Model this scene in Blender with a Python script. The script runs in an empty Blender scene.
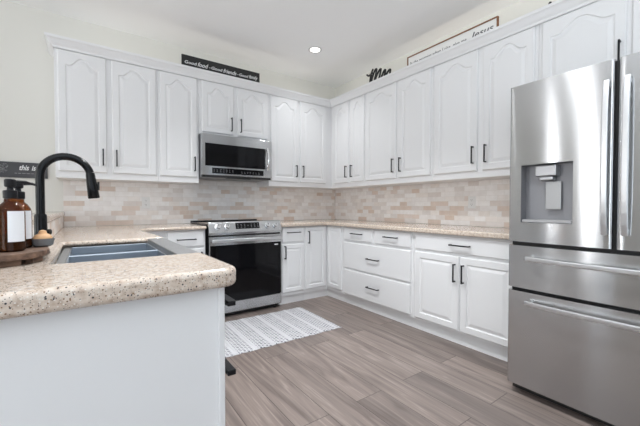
import bpy, bmesh, math, random
from mathutils import Vector, Matrix
random.seed(7)
C = bpy.context.scene
COL = C.collection
PI = math.pi

# ---------------------------------------------------------------- camera
cam = bpy.data.cameras.new('camera')
cam.sensor_width = 36.0
cam.lens = 328.4 / 640 * 36.0
cam.clip_start = 0.02
co = bpy.data.objects.new('camera', cam)
COL.objects.link(co)
co.location = (-2.997, -3.81, 1.104)
co.rotation_euler = (PI / 2 - 0.021, 0, -0.62)
C.camera = co

# ---------------------------------------------------------------- world, lights, exposure
CEIL = 2.83
C.view_settings.view_transform = 'Standard'
C.view_settings.look = 'None'
C.view_settings.gamma = 1.0
C.view_settings.use_curve_mapping = False
C.view_settings.exposure = -0.43
w = bpy.data.worlds.new('sky')
C.world = w
w.use_nodes = True
w.node_tree.nodes['Background'].inputs[0].default_value = (0.80, 0.90, 1.0, 1)
w.node_tree.nodes['Background'].inputs[1].default_value = 2.0
try:
    C.cycles.max_bounces = 12
    C.cycles.diffuse_bounces = 8
    C.cycles.glossy_bounces = 6
    C.cycles.caustics_reflective = False
    C.cycles.sample_clamp_indirect = 6.0
except Exception:
    pass

def area(name, loc, rot, sx, sy, power, color=(1, 1, 1)):
    l = bpy.data.lights.new(name, 'AREA')
    l.shape = 'RECTANGLE'
    l.size, l.size_y, l.energy, l.color = sx, sy, power, color
    o = bpy.data.objects.new(name, l)
    COL.objects.link(o)
    o.location, o.rotation_euler = loc, rot
    return o

CAN = (0.95, 0.98, 1.0)
# daylight entering by the windows of the far room (behind and left of the camera)
WL, WF, WR = -6.6, -7.6, 2.2       # left wall x, front wall y, rear right wall x
area('daylight_front', (-3.0, WF - 0.12, 1.45), (PI / 2, 0, 0), 4.4, 2.3, 12, (0.66, 0.82, 1.0))
area('daylight_side_a', (WL - 0.12, -0.83, 1.25), (PI / 2, 0, -PI / 2), 0.05, 2.4, 30, (0.97, 0.98, 1.0))
area('daylight_side_b', (WL - 0.12, -1.60, 1.25), (PI / 2, 0, -PI / 2), 0.06, 2.4, 38, (0.97, 0.98, 1.0))
area('daylight_side_c', (WL - 0.12, -5.2, 1.35), (PI / 2, 0, -PI / 2), 2.2, 2.0, 75, (0.88, 0.95, 1.0))
# added up-facing fill light behind the camera, only there to brighten the ceiling
area('ceiling_fill', (-3.3, -4.3, 1.4), (PI, 0, 0), 2.2, 0.7, 110, (0.89, 0.95, 1.0))

# unseen fill strips added over the wall cabinets to lift the wall and ceiling
area('cabinet_top_fill_back', (-1.72, -0.17, 2.452), (PI, 0, 0), 2.6, 0.06, 1.3, (1.0, 0.93, 0.82))
area('cabinet_top_fill_right', (-0.17, -1.95, 2.452), (PI, 0, 0), 0.06, 2.9, 1.3, (1.0, 0.92, 0.80))
area('ceiling_fill_side', (-4.7, -1.9, 1.9), (PI, 0, 0), 1.4, 2.2, 5, (0.96, 0.98, 1.0))  # second added ceiling fill, out of view to the left, not a room lamp

# ---------------------------------------------------------------- node materials
def hexs(r, g, b):
    f = lambda c: ((c / 255 + 0.055) / 1.055) ** 2.4 if c / 255 > 0.04045 else c / 255 / 12.92
    return (f(r), f(g), f(b), 1)

def mat(name, color=(0.8, 0.8, 0.8, 1), rough=0.5, metal=0.0, spec=0.5, coat=0.0):
    m = bpy.data.materials.new(name)
    m.use_nodes = True
    b = m.node_tree.nodes['Principled BSDF']
    b.inputs['Base Color'].default_value = color
    b.inputs['Roughness'].default_value = rough
    b.inputs['Metallic'].default_value = metal
    b.inputs['Specular IOR Level'].default_value = spec
    b.inputs['Coat Weight'].default_value = coat
    return m

def nd(m, t, **kw):
    n = m.node_tree.nodes.new(t)
    for k, v in kw.items():
        setattr(n, k, v)
    return n

def lk(m, a, ai, b, bi):
    m.node_tree.links.new(a.outputs[ai], b.inputs[bi])

def bsdf(m):
    return m.node_tree.nodes['Principled BSDF']

def ramp(m, stops, interp='LINEAR'):
    r = nd(m, 'ShaderNodeValToRGB')
    e = r.color_ramp.elements
    r.color_ramp.interpolation = interp
    while len(e) > 1:
        e.remove(e[-1])
    e[0].position, e[0].color = stops[0]
    for p, c in stops[1:]:
        x = e.new(p)
        x.color = c
    return r

def bump_noise(m, scale, strength, dist=0.001):
    tc = nd(m, 'ShaderNodeTexCoord')
    n = nd(m, 'ShaderNodeTexNoise')
    n.inputs['Scale'].default_value = scale
    n.inputs['Detail'].default_value = 4
    bp = nd(m, 'ShaderNodeBump')
    bp.inputs['Strength'].default_value = strength
    bp.inputs['Distance'].default_value = dist
    lk(m, tc, 'Object', n, 'Vector')
    lk(m, n, 0, bp, 'Height')
    lk(m, bp, 0, bsdf(m), 'Normal')

M_CAB = mat('white_cabinet_paint', (0.78, 0.78, 0.785, 1), 0.38)
M_WALL = mat('wall_paint', (0.76, 0.75, 0.705, 1), 0.8, spec=0.2)
bump_noise(M_WALL, 180, 0.15, 0.001)
M_CEIL = mat('ceiling_paint', (0.93, 0.935, 0.94, 1), 0.9, spec=0.1)
bump_noise(M_CEIL, 90, 0.2, 0.002)
M_TRIM = mat('white_trim_paint', (0.74, 0.74, 0.74, 1), 0.4)
M_BLACK = mat('black_metal', (0.006, 0.006, 0.008, 1), 0.40, spec=0.3)
M_FAUCET = mat('matte_black_finish', (0.003, 0.003, 0.004, 1), 0.24, spec=0.3)
M_DARK = mat('dark_plastic', (0.010, 0.010, 0.010, 1), 0.5)
M_GLASSK = mat('black_glass', (0.004, 0.004, 0.005, 1), 0.06, spec=0.22)
M_COOK = mat('black_ceramic_glass', (0.004, 0.004, 0.005, 1), 0.04, spec=0.5)
M_SIGNK = mat('black_sign_paint', (0.018, 0.018, 0.018, 1), 0.6)
M_SIGNG = mat('charcoal_sign_paint', (0.06, 0.06, 0.066, 1), 0.6)
M_WHITE = mat('white_lettering', (0.85, 0.85, 0.85, 1), 0.6)
M_GREY = mat('grey_lettering', (0.09, 0.09, 0.10, 1), 0.6)
M_PLATE = mat('white_plastic', (0.80, 0.80, 0.79, 1), 0.35)
M_LABEL = mat('white_paper', (0.78, 0.80, 0.84, 1), 0.6)
M_DGREY = mat('grey_plastic', (0.25, 0.25, 0.265, 1), 0.38, 0.3)
M_LGREY = mat('silver_plastic', (0.38, 0.38, 0.39, 1), 0.32, 0.7)
M_BOWL = mat('grey_stoneware', (0.20, 0.205, 0.215, 1), 0.5)
M_SOAP = mat('orange_soap', (0.74, 0.45, 0.24, 1), 0.5)
M_GLYPH = mat('panel_markings', (0.32, 0.32, 0.33, 1), 0.5)

def steel(name, col=0.60, rough=0.26, rot=0.25, aniso=0.75):
    m = mat(name, (col * 0.985, col * 0.995, col * 1.01, 1), rough, 1.0)
    b = bsdf(m)
    tc = nd(m, 'ShaderNodeTexCoord')
    mp = nd(m, 'ShaderNodeMapping')
    mp.inputs['Scale'].default_value = (3, 3, 260)
    n = nd(m, 'ShaderNodeTexNoise')
    n.inputs['Scale'].default_value = 5
    n.inputs['Detail'].default_value = 3
    mr = nd(m, 'ShaderNodeMapRange')
    mr.inputs['To Min'].default_value = rough - 0.05
    mr.inputs['To Max'].default_value = rough + 0.06
    lk(m, tc, 'Object', mp, 'Vector'); lk(m, mp, 0, n, 'Vector'); lk(m, n, 0, mr, 'Value'); lk(m, mr, 0, b, 'Roughness')
    if aniso:
        t = nd(m, 'ShaderNodeTangent')
        t.direction_type = 'RADIAL'; t.axis = 'Z'
        lk(m, t, 0, b, 'Tangent')
        b.inputs['Anisotropic'].default_value = aniso
        b.inputs['Anisotropic Rotation'].default_value = rot
    return m
M_STEEL = steel('brushed_stainless', 0.57, 0.185, rot=0.25, aniso=1.0)
M_HANDLE = steel('satin_steel_bar', 0.74, 0.30, aniso=0)
M_STEELB = steel('polished_stainless', 0.72, 0.18, aniso=0)
M_RIM = steel('satin_sink_rim', 0.42, 0.42, aniso=0)
M_SINK = steel('sink_stainless', 0.54, 0.36, aniso=0)
bsdf(M_SINK).inputs['Base Color'].default_value = (0.45, 0.50, 0.56, 1)

def tile_mat(name, axis):
    m = mat(name, rough=0.32)
    tc = nd(m, 'ShaderNodeTexCoord'); sx = nd(m, 'ShaderNodeSeparateXYZ'); cx = nd(m, 'ShaderNodeCombineXYZ')
    lk(m, tc, 'Object', sx, 0)
    lk(m, sx, axis, cx, 0); lk(m, sx, 2, cx, 1)
    def brick(c1, c2, mortar, off):
        b = nd(m, 'ShaderNodeTexBrick')
        b.offset, b.offset_frequency, b.squash, b.squash_frequency = off, 2, 1.5, 3
        b.inputs['Color1'].default_value = c1; b.inputs['Color2'].default_value = c2
        b.inputs['Mortar'].default_value = mortar
        b.inputs['Scale'].default_value = 1.0
        b.inputs['Mortar Size'].default_value = 0.0012
        b.inputs['Mortar Smooth'].default_value = 0.3
        b.inputs['Bias'].default_value = 0.0
        b.inputs['Brick Width'].default_value = 0.105
        b.inputs['Row Height'].default_value = 0.0475
        lk(m, cx, 0, b, 'Vector')
        return b
    b = brick((0, 0, 0, 1), (1, 1, 1, 1), (0.5, 0.5, 0.5, 1), 0.37)
    r = ramp(m, [(0.0, hexs(220, 203, 190)), (0.14, hexs(231, 217, 207)), (0.27, hexs(230, 225, 222)), (0.40, hexs(242, 236, 231)), (0.58, hexs(247, 244, 242)), (0.8, hexs(249, 247, 246)), (1.0, hexs(237, 233, 231))])
    lk(m, b, 'Color', r, 0)
    n = nd(m, 'ShaderNodeTexNoise'); n.inputs['Scale'].default_value = 22; n.inputs['Detail'].default_value = 5
    lk(m, tc, 'Object', n, 'Vector')
    r2 = ramp(m, [(0.3, (0.92, 0.91, 0.90, 1)), (0.7, (1, 1, 1, 1))])
    lk(m, n, 0, r2, 0)
    mx = nd(m, 'ShaderNodeMix', data_type='RGBA', blend_type='MULTIPLY')
    mx.inputs['Factor'].default_value = 1
    lk(m, r, 0, mx, 6); lk(m, r2, 0, mx, 7)
    mo = nd(m, 'ShaderNodeMix', data_type='RGBA')
    lk(m, b, 'Fac', mo, 0); lk(m, mx, 2, mo, 6)
    mo.inputs[7].default_value = hexs(226, 222, 217)
    lk(m, mo, 2, bsdf(m), 'Base Color')
    bp = nd(m, 'ShaderNodeBump', invert=True)
    bp.inputs['Strength'].default_value = 0.35; bp.inputs['Distance'].default_value = 0.002
    lk(m, b, 'Fac', bp, 'Height'); lk(m, bp, 0, bsdf(m), 'Normal')
    return m
M_TILEX = tile_mat('marble_brick_tile_back', 0)
M_TILEY = tile_mat('marble_brick_tile_side', 1)

def granite():
    m = mat('speckled_beige_quartz', rough=0.14, spec=0.5)
    tc = nd(m, 'ShaderNodeTexCoord')
    n = nd(m, 'ShaderNodeTexNoise'); n.inputs['Scale'].default_value = 60; n.inputs['Detail'].default_value = 6
    lk(m, tc, 'Object', n, 'Vector')
    base = ramp(m, [(0.30, hexs(182, 162, 146)), (0.48, hexs(206, 190, 175)), (0.66, hexs(218, 206, 194))])
    lk(m, n, 0, base, 0)
    prev = base, 0
    for sc, thr, dens, col in ((170, 0.33, 0.26, hexs(128, 100, 76)), (135, 0.33, 0.16, hexs(62, 60, 66)), (290, 0.36, 0.30, hexs(92, 86, 84)), (190, 0.36, 0.34, hexs(222, 216, 208))):
        v = nd(m, 'ShaderNodeTexVoronoi'); v.inputs['Scale'].default_value = sc
        v.inputs['Randomness'].default_value = 1
        lk(m, tc, 'Object', v, 'Vector')
        sp = nd(m, 'ShaderNodeSeparateColor'); lk(m, v, 'Color', sp, 0)
        a = nd(m, 'ShaderNodeMath', operation='LESS_THAN'); a.inputs[1].default_value = dens * 0.55
        lk(m, sp, 0, a, 0)
        d = nd(m, 'ShaderNodeMath', operation='LESS_THAN'); d.inputs[1].default_value = thr
        lk(m, v, 'Distance', d, 0)
        mu = nd(m, 'ShaderNodeMath', operation='MULTIPLY'); lk(m, a, 0, mu, 0); lk(m, d, 0, mu, 1)
        mx = nd(m, 'ShaderNodeMix', data_type='RGBA')
        lk(m, mu, 0, mx, 0); lk(m, prev[0], prev[1], mx, 6); mx.inputs[7].default_value = col
        prev = mx, 2
    lk(m, prev[0], prev[1], bsdf(m), 'Base Color')
    return m
M_STONE = granite()

def plank_floor():
    m = mat('grey_brown_wood_planks', rough=0.36, spec=0.4)
    tc = nd(m, 'ShaderNodeTexCoord'); sx = nd(m, 'ShaderNodeSeparateXYZ'); cx = nd(m, 'ShaderNodeCombineXYZ')
    lk(m, tc, 'Object', sx, 0); lk(m, sx, 1, cx, 0); lk(m, sx, 0, cx, 1)
    b = nd(m, 'ShaderNodeTexBrick'); b.offset, b.offset_frequency = 0.37, 2
    b.inputs['Color1'].default_value = (0, 0, 0, 1); b.inputs['Color2'].default_value = (1, 1, 1, 1); b.inputs['Mortar'].default_value = (0.5, 0.5, 0.5, 1)
    b.inputs['Scale'].default_value = 1; b.inputs['Mortar Size'].default_value = 0.0020; b.inputs['Mortar Smooth'].default_value = 0.2
    b.inputs['Brick Width'].default_value = 1.22; b.inputs['Row Height'].default_value = 0.196
    lk(m, cx, 0, b, 'Vector')
    # grain: stretched along y, shifted per plank
    sc = nd(m, 'ShaderNodeVectorMath', operation='SCALE'); sc.inputs['Scale'].default_value = 9.0
    lk(m, b, 'Color', sc, 0)
    ad = nd(m, 'ShaderNodeVectorMath', operation='ADD'); lk(m, tc, 'Object', ad, 0); lk(m, sc, 0, ad, 1)
    mp = nd(m, 'ShaderNodeMapping'); mp.inputs['Scale'].default_value = (7.0, 0.55, 1)
    lk(m, ad, 0, mp, 'Vector')
    wv = nd(m, 'ShaderNodeTexNoise'); wv.inputs['Scale'].default_value = 1.6; wv.inputs['Detail'].default_value = 3; wv.inputs['Distortion'].default_value = 0.9
    lk(m, mp, 0, wv, 'Vector')
    ml = nd(m, 'ShaderNodeMath', operation='MULTIPLY'); ml.inputs[1].default_value = 6.0; lk(m, wv, 0, ml, 0)
    fr = nd(m, 'ShaderNodeMath', operation='PINGPONG'); fr.inputs[1].default_value = 1.0; lk(m, ml, 0, fr, 0)
    mp2 = nd(m, 'ShaderNodeMapping'); mp2.inputs['Scale'].default_value = (90, 3.0, 1); lk(m, ad, 0, mp2, 'Vector')
    fine = nd(m, 'ShaderNodeTexNoise'); fine.inputs['Scale'].default_value = 1.0; fine.inputs['Detail'].default_value = 4; lk(m, mp2, 0, fine, 'Vector')
    mixg = nd(m, 'ShaderNodeMix', data_type='FLOAT'); mixg.inputs[0].default_value = 0.60
    lk(m, fr, 0, mixg, 2); lk(m, fine, 0, mixg, 3)
    r = ramp(m, [(0.22, hexs(104, 93, 89)), (0.48, hexs(125, 114, 109)), (0.66, hexs(133, 121, 115)), (0.84, hexs(156, 144, 138))])
    lk(m, mixg, 0, r, 0)
    tone = ramp(m, [(0, (0.76, 0.755, 0.755, 1)), (0.5, (0.94, 0.93, 0.92, 1)), (1, (1.12, 1.10, 1.08, 1))])
    lk(m, b, 'Color', tone, 0)
    mx = nd(m, 'ShaderNodeMix', data_type='RGBA', blend_type='MULTIPLY'); mx.inputs[0].default_value = 1
    lk(m, r, 0, mx, 6); lk(m, tone, 0, mx, 7)
    mo = nd(m, 'ShaderNodeMix', data_type='RGBA'); lk(m, b, 'Fac', mo, 0); lk(m, mx, 2, mo, 6); mo.inputs[7].default_value = hexs(70, 62, 59)
    lk(m, mo, 2, bsdf(m), 'Base Color')
    bp = nd(m, 'ShaderNodeBump', invert=True); bp.inputs['Strength'].default_value = 0.3; bp.inputs['Distance'].default_value = 0.002
    lk(m, b, 'Fac', bp, 'Height'); lk(m, bp, 0, bsdf(m), 'Normal')
    return m
M_FLOOR = plank_floor()

def wood(name, c1, c2, axis_scale=(6, 60, 60), rough=0.6):
    m = mat(name, rough=rough)
    tc = nd(m, 'ShaderNodeTexCoord'); mp = nd(m, 'ShaderNodeMapping'); mp.inputs['Scale'].default_value = axis_scale
    n = nd(m, 'ShaderNodeTexNoise'); n.inputs['Scale'].default_value = 1; n.inputs['Detail'].default_value = 5
    r = ramp(m, [(0.3, c1), (0.7, c2)])
    lk(m, tc, 'Object', mp, 'Vector'); lk(m, mp, 0, n, 'Vector'); lk(m, n, 0, r, 0); lk(m, r, 0, bsdf(m), 'Base Color')
    return m
M_TRAY = wood('weathered_brown_wood', hexs(70, 52, 42), hexs(140, 112, 94))
M_FRAME = wood('brown_frame_wood', hexs(110, 74, 50), hexs(150, 106, 76))
M_CREAM = mat('cream_sign_face', (0.86, 0.85, 0.83, 1), 0.7)

def amber():
    m = mat('amber_glass', (0.24, 0.075, 0.018, 1), 0.04)
    b = bsdf(m)
    b.inputs['Transmission Weight'].default_value = 0.9
    b.inputs['IOR'].default_value = 1.25
    return m
M_AMBER = amber()
M_LIQ = mat('dark_amber_soap', (0.010, 0.005, 0.003, 1), 0.15)

def rug_mat():
    m = mat('woven_grey_white_cotton', rough=0.95, spec=0.05)
    tc = nd(m, 'ShaderNodeTexCoord'); sx = nd(m, 'ShaderNodeSeparateXYZ'); lk(m, tc, 'Object', sx, 0)
    def math_(op, a, b=None, v=None):
        n = nd(m, 'ShaderNodeMath', operation=op)
        if isinstance(a, tuple): lk(m, a[0], a[1], n, 0)
        else: n.inputs[0].default_value = a
        if b is not None: lk(m, b[0], b[1], n, 1)
        if v is not None: n.inputs[1].default_value = v
        return (n, 0)
    X, Y = (sx, 0), (sx, 1)
    # columns of dashes: narrow stripes along y repeated in x, dashes slanted
    stripe = math_('SINE', math_('MULTIPLY', X, v=2 * PI / 0.026))
    s1 = math_('GREATER_THAN', stripe, v=-0.45)
    band = math_('SINE', math_('MULTIPLY', X, v=2 * PI / 0.155))
    s2 = math_('GREATER_THAN', band, v=-0.72)
    dash = math_('SINE', math_('ADD', math_('MULTIPLY', Y, v=2 * PI / 0.034), math_('MULTIPLY', X, v=2 * PI / 0.060)))
    s3 = math_('GREATER_THAN', dash, v=0.0)
    f = math_('MULTIPLY', math_('MULTIPLY', s1, s2), s3)
    n = nd(m, 'ShaderNodeTexNoise'); n.inputs['Scale'].default_value = 30; lk(m, tc, 'Object', n, 'Vector')
    f = math_('MULTIPLY', f, math_('MULTIPLY', (n, 0), v=1.35))
    mx = nd(m, 'ShaderNodeMix', data_type='RGBA'); lk(m, f[0], 0, mx, 0)
    mx.inputs[6].default_value = hexs(190, 189, 192); mx.inputs[7].default_value = hexs(78, 78, 85)
    lk(m, mx, 2, bsdf(m), 'Base Color')
    bp = nd(m, 'ShaderNodeBump'); bp.inputs['Strength'].default_value = 0.5; bp.inputs['Distance'].default_value = 0.003
    lk(m, stripe[0], 0, bp, 'Height'); lk(m, bp, 0, bsdf(m), 'Normal')
    return m
M_RUG = rug_mat()

def emit(name, col, strength):
    m = bpy.data.materials.new(name); m.use_nodes = True
    b = bsdf(m)
    b.inputs['Base Color'].default_value = (0.8, 0.8, 0.8, 1)
    b.inputs['Emission Color'].default_value = col
    b.inputs['Emission Strength'].default_value = strength
    return m
M_LAMP = emit('lit_lamp_lens', (1, 0.96, 0.90, 1), 9)

# ---------------------------------------------------------------- mesh helpers
def link(name, bm, m, parent=None, loc=(0, 0, 0), rotz=0.0, smooth=False, bevel=0, seg=2):
    bmesh.ops.recalc_face_normals(bm, faces=bm.faces[:])
    me = bpy.data.meshes.new(name)
    bm.to_mesh(me); bm.free()
    if smooth:
        for p in me.polygons: p.use_smooth = True
        try: me.set_sharp_from_angle(angle=math.radians(38))
        except Exception: pass
    o = bpy.data.objects.new(name, me)
    COL.objects.link(o)
    o.location = loc; o.rotation_euler = (0, 0, rotz)
    for x in (m if isinstance(m, (list, tuple)) else [m]): me.materials.append(x)
    if parent is not None: o.parent = parent
    if bevel:
        md = o.modifiers.new('bevel', 'BEVEL'); md.width = bevel; md.segments = seg; md.limit_method = 'ANGLE'; md.angle_limit = math.radians(40)
    return o

def root(name, label, cat, loc=(0, 0, 0), rotz=0.0, group=None):
    o = bpy.data.objects.new(name, None)
    COL.objects.link(o)
    o.empty_display_size = 0.1
    o.location = loc; o.rotation_euler = (0, 0, rotz)
    return tag(o, label, cat, group)

def tag(o, label, cat=None, group=None, kind=None):
    if label: o['label'] = label
    if cat: o['category'] = cat
    if group: o['group'] = group
    if kind: o['kind'] = kind
    return o

def struct(o, label=None):
    o['kind'] = 'structure'
    if label: o['label'] = label
    return o

def box(bm, x0, x1, y0, y1, z0, z1, mi=0):
    vs = [bm.verts.new(p) for p in ((x0, y0, z0), (x1, y0, z0), (x1, y1, z0), (x0, y1, z0), (x0, y0, z1), (x1, y0, z1), (x1, y1, z1), (x0, y1, z1))]
    for f in ((0, 3, 2, 1), (4, 5, 6, 7), (0, 1, 5, 4), (1, 2, 6, 5), (2, 3, 7, 6), (3, 0, 4, 7)):
        fc = bm.faces.new([vs[i] for i in f]); fc.material_index = mi
    return bm

def B(*a):
    return box(bmesh.new(), *a)

def boxes(*bs):
    bm = bmesh.new()
    for b in bs: box(bm, *b)
    return bm

def prism(pts, z0, z1, bm=None):
    bm = bm or bmesh.new()
    lo = [bm.verts.new((x, y, z0)) for x, y in pts]; hi = [bm.verts.new((x, y, z1)) for x, y in pts]
    bm.faces.new(lo[::-1]); bm.faces.new(hi)
    n = len(pts)
    for i in range(n): bm.faces.new((lo[i], lo[(i + 1) % n], hi[(i + 1) % n], hi[i]))
    return bm

def tube(path, r, n=12, bm=None, caps=True):
    """round tube along a path; r is one radius or one per point"""
    bm = bm or bmesh.new()
    P = [Vector(p) for p in path]
    R = r if isinstance(r, (list, tuple)) else [r] * len(P)
    rings = []
    up = None
    for i, p in enumerate(P):
        t = (P[min(i + 1, len(P) - 1)] - P[max(i - 1, 0)]).normalized()
        if up is None:
            up = t.orthogonal().normalized()
        up = (up - t * up.dot(t)).normalized()
        s = t.cross(up)
        rings.append([bm.verts.new(p + (up * math.cos(a) + s * math.sin(a)) * R[i]) for a in [2 * PI * k / n for k in range(n)]])
    for a, b in zip(rings, rings[1:]):
        for k in range(n): bm.faces.new((a[k], a[(k + 1) % n], b[(k + 1) % n], b[k]))
    if caps:
        bm.faces.new(rings[0][::-1]); bm.faces.new(rings[-1])
    return bm

def lathe(prof, n=32, bm=None, center=(0, 0), cap=True):
    bm = bm or bmesh.new()
    rings = []
    for r, z in prof:
        rings.append([bm.verts.new((center[0] + r * math.cos(2 * PI * k / n), center[1] + r * math.sin(2 * PI * k / n), z)) for k in range(n)])
    for a, b in zip(rings, rings[1:]):
        for k in range(n): bm.faces.new((a[k], a[(k + 1) % n], b[(k + 1) % n], b[k]))
    if cap:
        bm.faces.new(rings[0][::-1]); bm.faces.new(rings[-1])
    return bm

def text_mesh(s, size, shear=0.0, bold=0.0, depth=0.0008, width=None):
    """lettering as a mesh in the local XZ plane facing -Y, starting at the origin"""
    cu = bpy.data.curves.new('lettering', 'FONT')
    cu.body = s; cu.size = size; cu.shear = shear; cu.offset = bold; cu.extrude = depth; cu.resolution_u = 3
    o = bpy.data.objects.new('lettering_source', cu)
    COL.objects.link(o)
    bpy.context.view_layer.update()
    dg = bpy.context.evaluated_depsgraph_get()
    me = bpy.data.meshes.new_from_object(o.evaluated_get(dg))
    bpy.data.objects.remove(o); bpy.data.curves.remove(cu)
    bm = bmesh.new(); bm.from_mesh(me); bpy.data.meshes.remove(me)
    bmesh.ops.rotate(bm, verts=bm.verts, cent=(0, 0, 0), matrix=Matrix.Rotation(PI / 2, 3, 'X'))
    if width:
        xs = [v.co.x for v in bm.verts]; a, b = min(xs), max(xs)
        for v in bm.verts: v.co.x = (v.co.x - a) * width / (b - a)
    return bm

# run transforms: local x runs along the wall, local -y is out of the wall
RIGHT = -PI / 2          # world = (ly, -lx)

# ---------------------------------------------------------------- joinery
def panel_front(bm, wd, ht, t, arch=0.0, st=0.052, flat=False):
    """cabinet door or drawer front: x 0..wd, z 0..ht, back y=0, front y=-t"""
    K = 20 if arch else 0
    def loop(ix, iz0, iz1, y, H):
        pts = [(ix, y, iz0), (wd - ix, y, iz0), (wd - ix, y, ht - iz1 - H)]
        for k in range(1, K + 1):
            u = 1 - 2 * k / (K + 1)
            a = abs(u)
            s = 0.0 if a > 0.80 else 0.5 * (1 + math.cos(PI * (a / 0.80) ** 1.15))
            pts.append((wd / 2 + u * (wd / 2 - ix), y, ht - iz1 - H + H * s))
        pts.append((ix, y, ht - iz1 - H))
        return [bm.verts.new(p) for p in pts]
    e = 0.007
    L = [loop(0, 0, 0, 0, 0), loop(0, 0, 0, -t + e, 0), loop(e, e, e, -t, 0)]
    if not flat:
        L += [loop(st, st, st, -t, arch), loop(st + 0.004, st + 0.004, st + 0.004, -t + 0.0075, arch),
              loop(st + 0.011, st + 0.011, st + 0.011, -t + 0.0085, arch), loop(st + 0.036, st + 0.036, st + 0.034, -t + 0.001, arch)]
    for a, b in zip(L, L[1:]):
        n = len(a)
        for i in range(n): bm.faces.new((a[i], a[(i + 1) % n], b[(i + 1) % n], b[i]))
    bm.faces.new(L[-1]); bm.faces.new(L[0][::-1])
    return bm

def bar_pull(parent, x, z, vertical=True, length=0.15, y=-0.02):
    """square black bar pull; x, z is its centre on the front"""
    h, r, so = length / 2, 0.005, 0.030
    q = h - 0.006
    if vertical:
        bm = boxes((-r, r, -so - r, -so + r, -h, h), (-r, r, -so, 0, q - r, q + r), (-r, r, -so, 0, -q - r, -q + r))
    else:
        bm = boxes((-h, h, -so - r, -so + r, -r, r), (q - r, q + r, -so, 0, -r, r), (-q - r, -q + r, -so, 0, -r, r))
    o = link('handle', bm, M_BLACK, parent, (x, y, z), bevel=0.0015, seg=1)
    o['label'] = 'black bar handle'
    return o

def door(parent, x0, x1, z0, z1, face, arch=0.0, pull=None, name='door', st=0.052, flat=False, t=0.02):
    """pull: (side 'l'/'r' or 'c', bottom z) measured in cabinet space"""
    d = link(name, panel_front(bmesh.new(), x1 - x0, z1 - z0, t, arch, st, flat), M_CAB, parent, (x0, face, z0))
    if pull:
        s, zc = pull
        wd = x1 - x0
        if s == 'c': bar_pull(d, wd / 2, zc - z0, False, 0.17, -t)
        else: bar_pull(d, 0.030 if s == 'l' else wd - 0.030, zc - z0, True, 0.145, -t)
    return d

UB, UT, UD = 1.34, 2.44, 0.335      # uppers: bottom, top, depth of the box
def upper(run, x0, x1, doors, label, z0=UB, dz0=1.397, name='wall_cabinet', group='white wall cabinets', pullz=1.53):
    g = 0.0008
    xc = (x0 + x1) / 2
    loc = (xc, 0, z0) if run == 0 else (0, -xc, z0)
    r = root(name, label, 'cabinet', loc, 0 if run == 0 else RIGHT, group)
    link('cabinet_body', B(x0 + g - xc, x1 - g - xc, -UD, -0.001, 0, UT - z0), M_CAB, r, bevel=0.002, seg=1)
    for a, b, side in doors:
        door(r, a - xc, b - xc, dz0 - z0, 2.398 - z0, -UD, 0.068, (side, pullz - z0) if side else None)
    return r

BF = 0.60                            # base carcass front
def base_root(run, x0, x1, label):
    xc = (x0 + x1) / 2
    loc = (xc, 0, 0) if run == 0 else (0, -xc, 0)
    r = root('base_cabinet', label, 'cabinet', loc, 0 if run == 0 else RIGHT, 'white base cabinets')
    return r, xc

# ================================================================ the setting
struct(link('floor', B(WL, WR, WF, 0.0, -0.06, 0), M_FLOOR))
struct(link('ceiling', B(WL, WR, WF, 0.0, CEIL, CEIL + 0.06), M_CEIL))
struct(link('wall_back', B(WL, 0.12, 0.0, 0.12, 0, CEIL), M_WALL))
struct(link('wall_right', B(0.0, 0.12, -3.95, 0.0, 0, CEIL), M_WALL))
struct(link('wall_return', B(0.0, WR, -4.07, -3.95, 0, CEIL), M_WALL))
struct(link('wall_side', B(WR, WR + 0.12, WF, -3.95, 0, CEIL), M_WALL))
def wall_with_holes(name, axis, at, a0, a1, holes):
    """vertical wall: axis 'x' -> plane x=at spanning y; axis 'y' -> plane y=at spanning x"""
    bm = bmesh.new()
    cuts = sorted(holes)
    segs = []
    p = a0
    for h0, h1, z0, z1 in cuts:
        segs.append((p, h0, 0, CEIL))
        if z0 > 0: segs.append((h0, h1, 0, z0))
        segs.append((h0, h1, z1, CEIL)); p = h1
    segs.append((p, a1, 0, CEIL))
    for s0, s1, z0, z1 in segs:
        if axis == 'x': box(bm, at - 0.12, at, s0, s1, z0, z1)
        else: box(bm, s0, s1, at - 0.12, at, z0, z1)
    return struct(link(name, bm, M_WALL))
HL = [(-6.3, -4.1, 0.35, 2.35), (-1.67, -1.53, 0.03, 2.47), (-0.90, -0.76, 0.03, 2.47)]
HF = [(-5.2, -0.8, 0.3, 2.6)]
wall_with_holes('wall_left', 'x', WL, WF, 0.0, HL)
wall_with_holes('wall_front', 'y', WF, WL, WR, HF)
def win(n, axis, at, h):
    a0, a1, z0, z1 = h
    f = 0.03
    bm = bmesh.new()
    for s0, s1, b0, b1 in ((a0, a0 + f, z0, z1), (a1 - f, a1, z0, z1), (a0 + f, a1 - f, z0, z0 + f), (a0 + f, a1 - f, z1 - f, z1)):
        if axis == 'x': box(bm, at - 0.09, at - 0.03, s0, s1, b0, b1)
        else: box(bm, s0, s1, at - 0.09, at - 0.03, b0, b1)
    if a1 - a0 > 1:
        k = 3 if a1 - a0 > 3 else 2
        for i in range(1, k):
            c = a0 + (a1 - a0) * i / k
            if axis == 'x': box(bm, at - 0.09, at - 0.03, c - 0.03, c + 0.03, z0 + f, z1 - f)
            else: box(bm, c - 0.03, c + 0.03, at - 0.09, at - 0.03, z0 + f, z1 - f)
    struct(link('window_%d' % n, bm, M_TRIM))
for i, h in enumerate(HL): win(i + 1, 'x', WL, h)
win(4, 'y', WF, HF[0])

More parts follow.
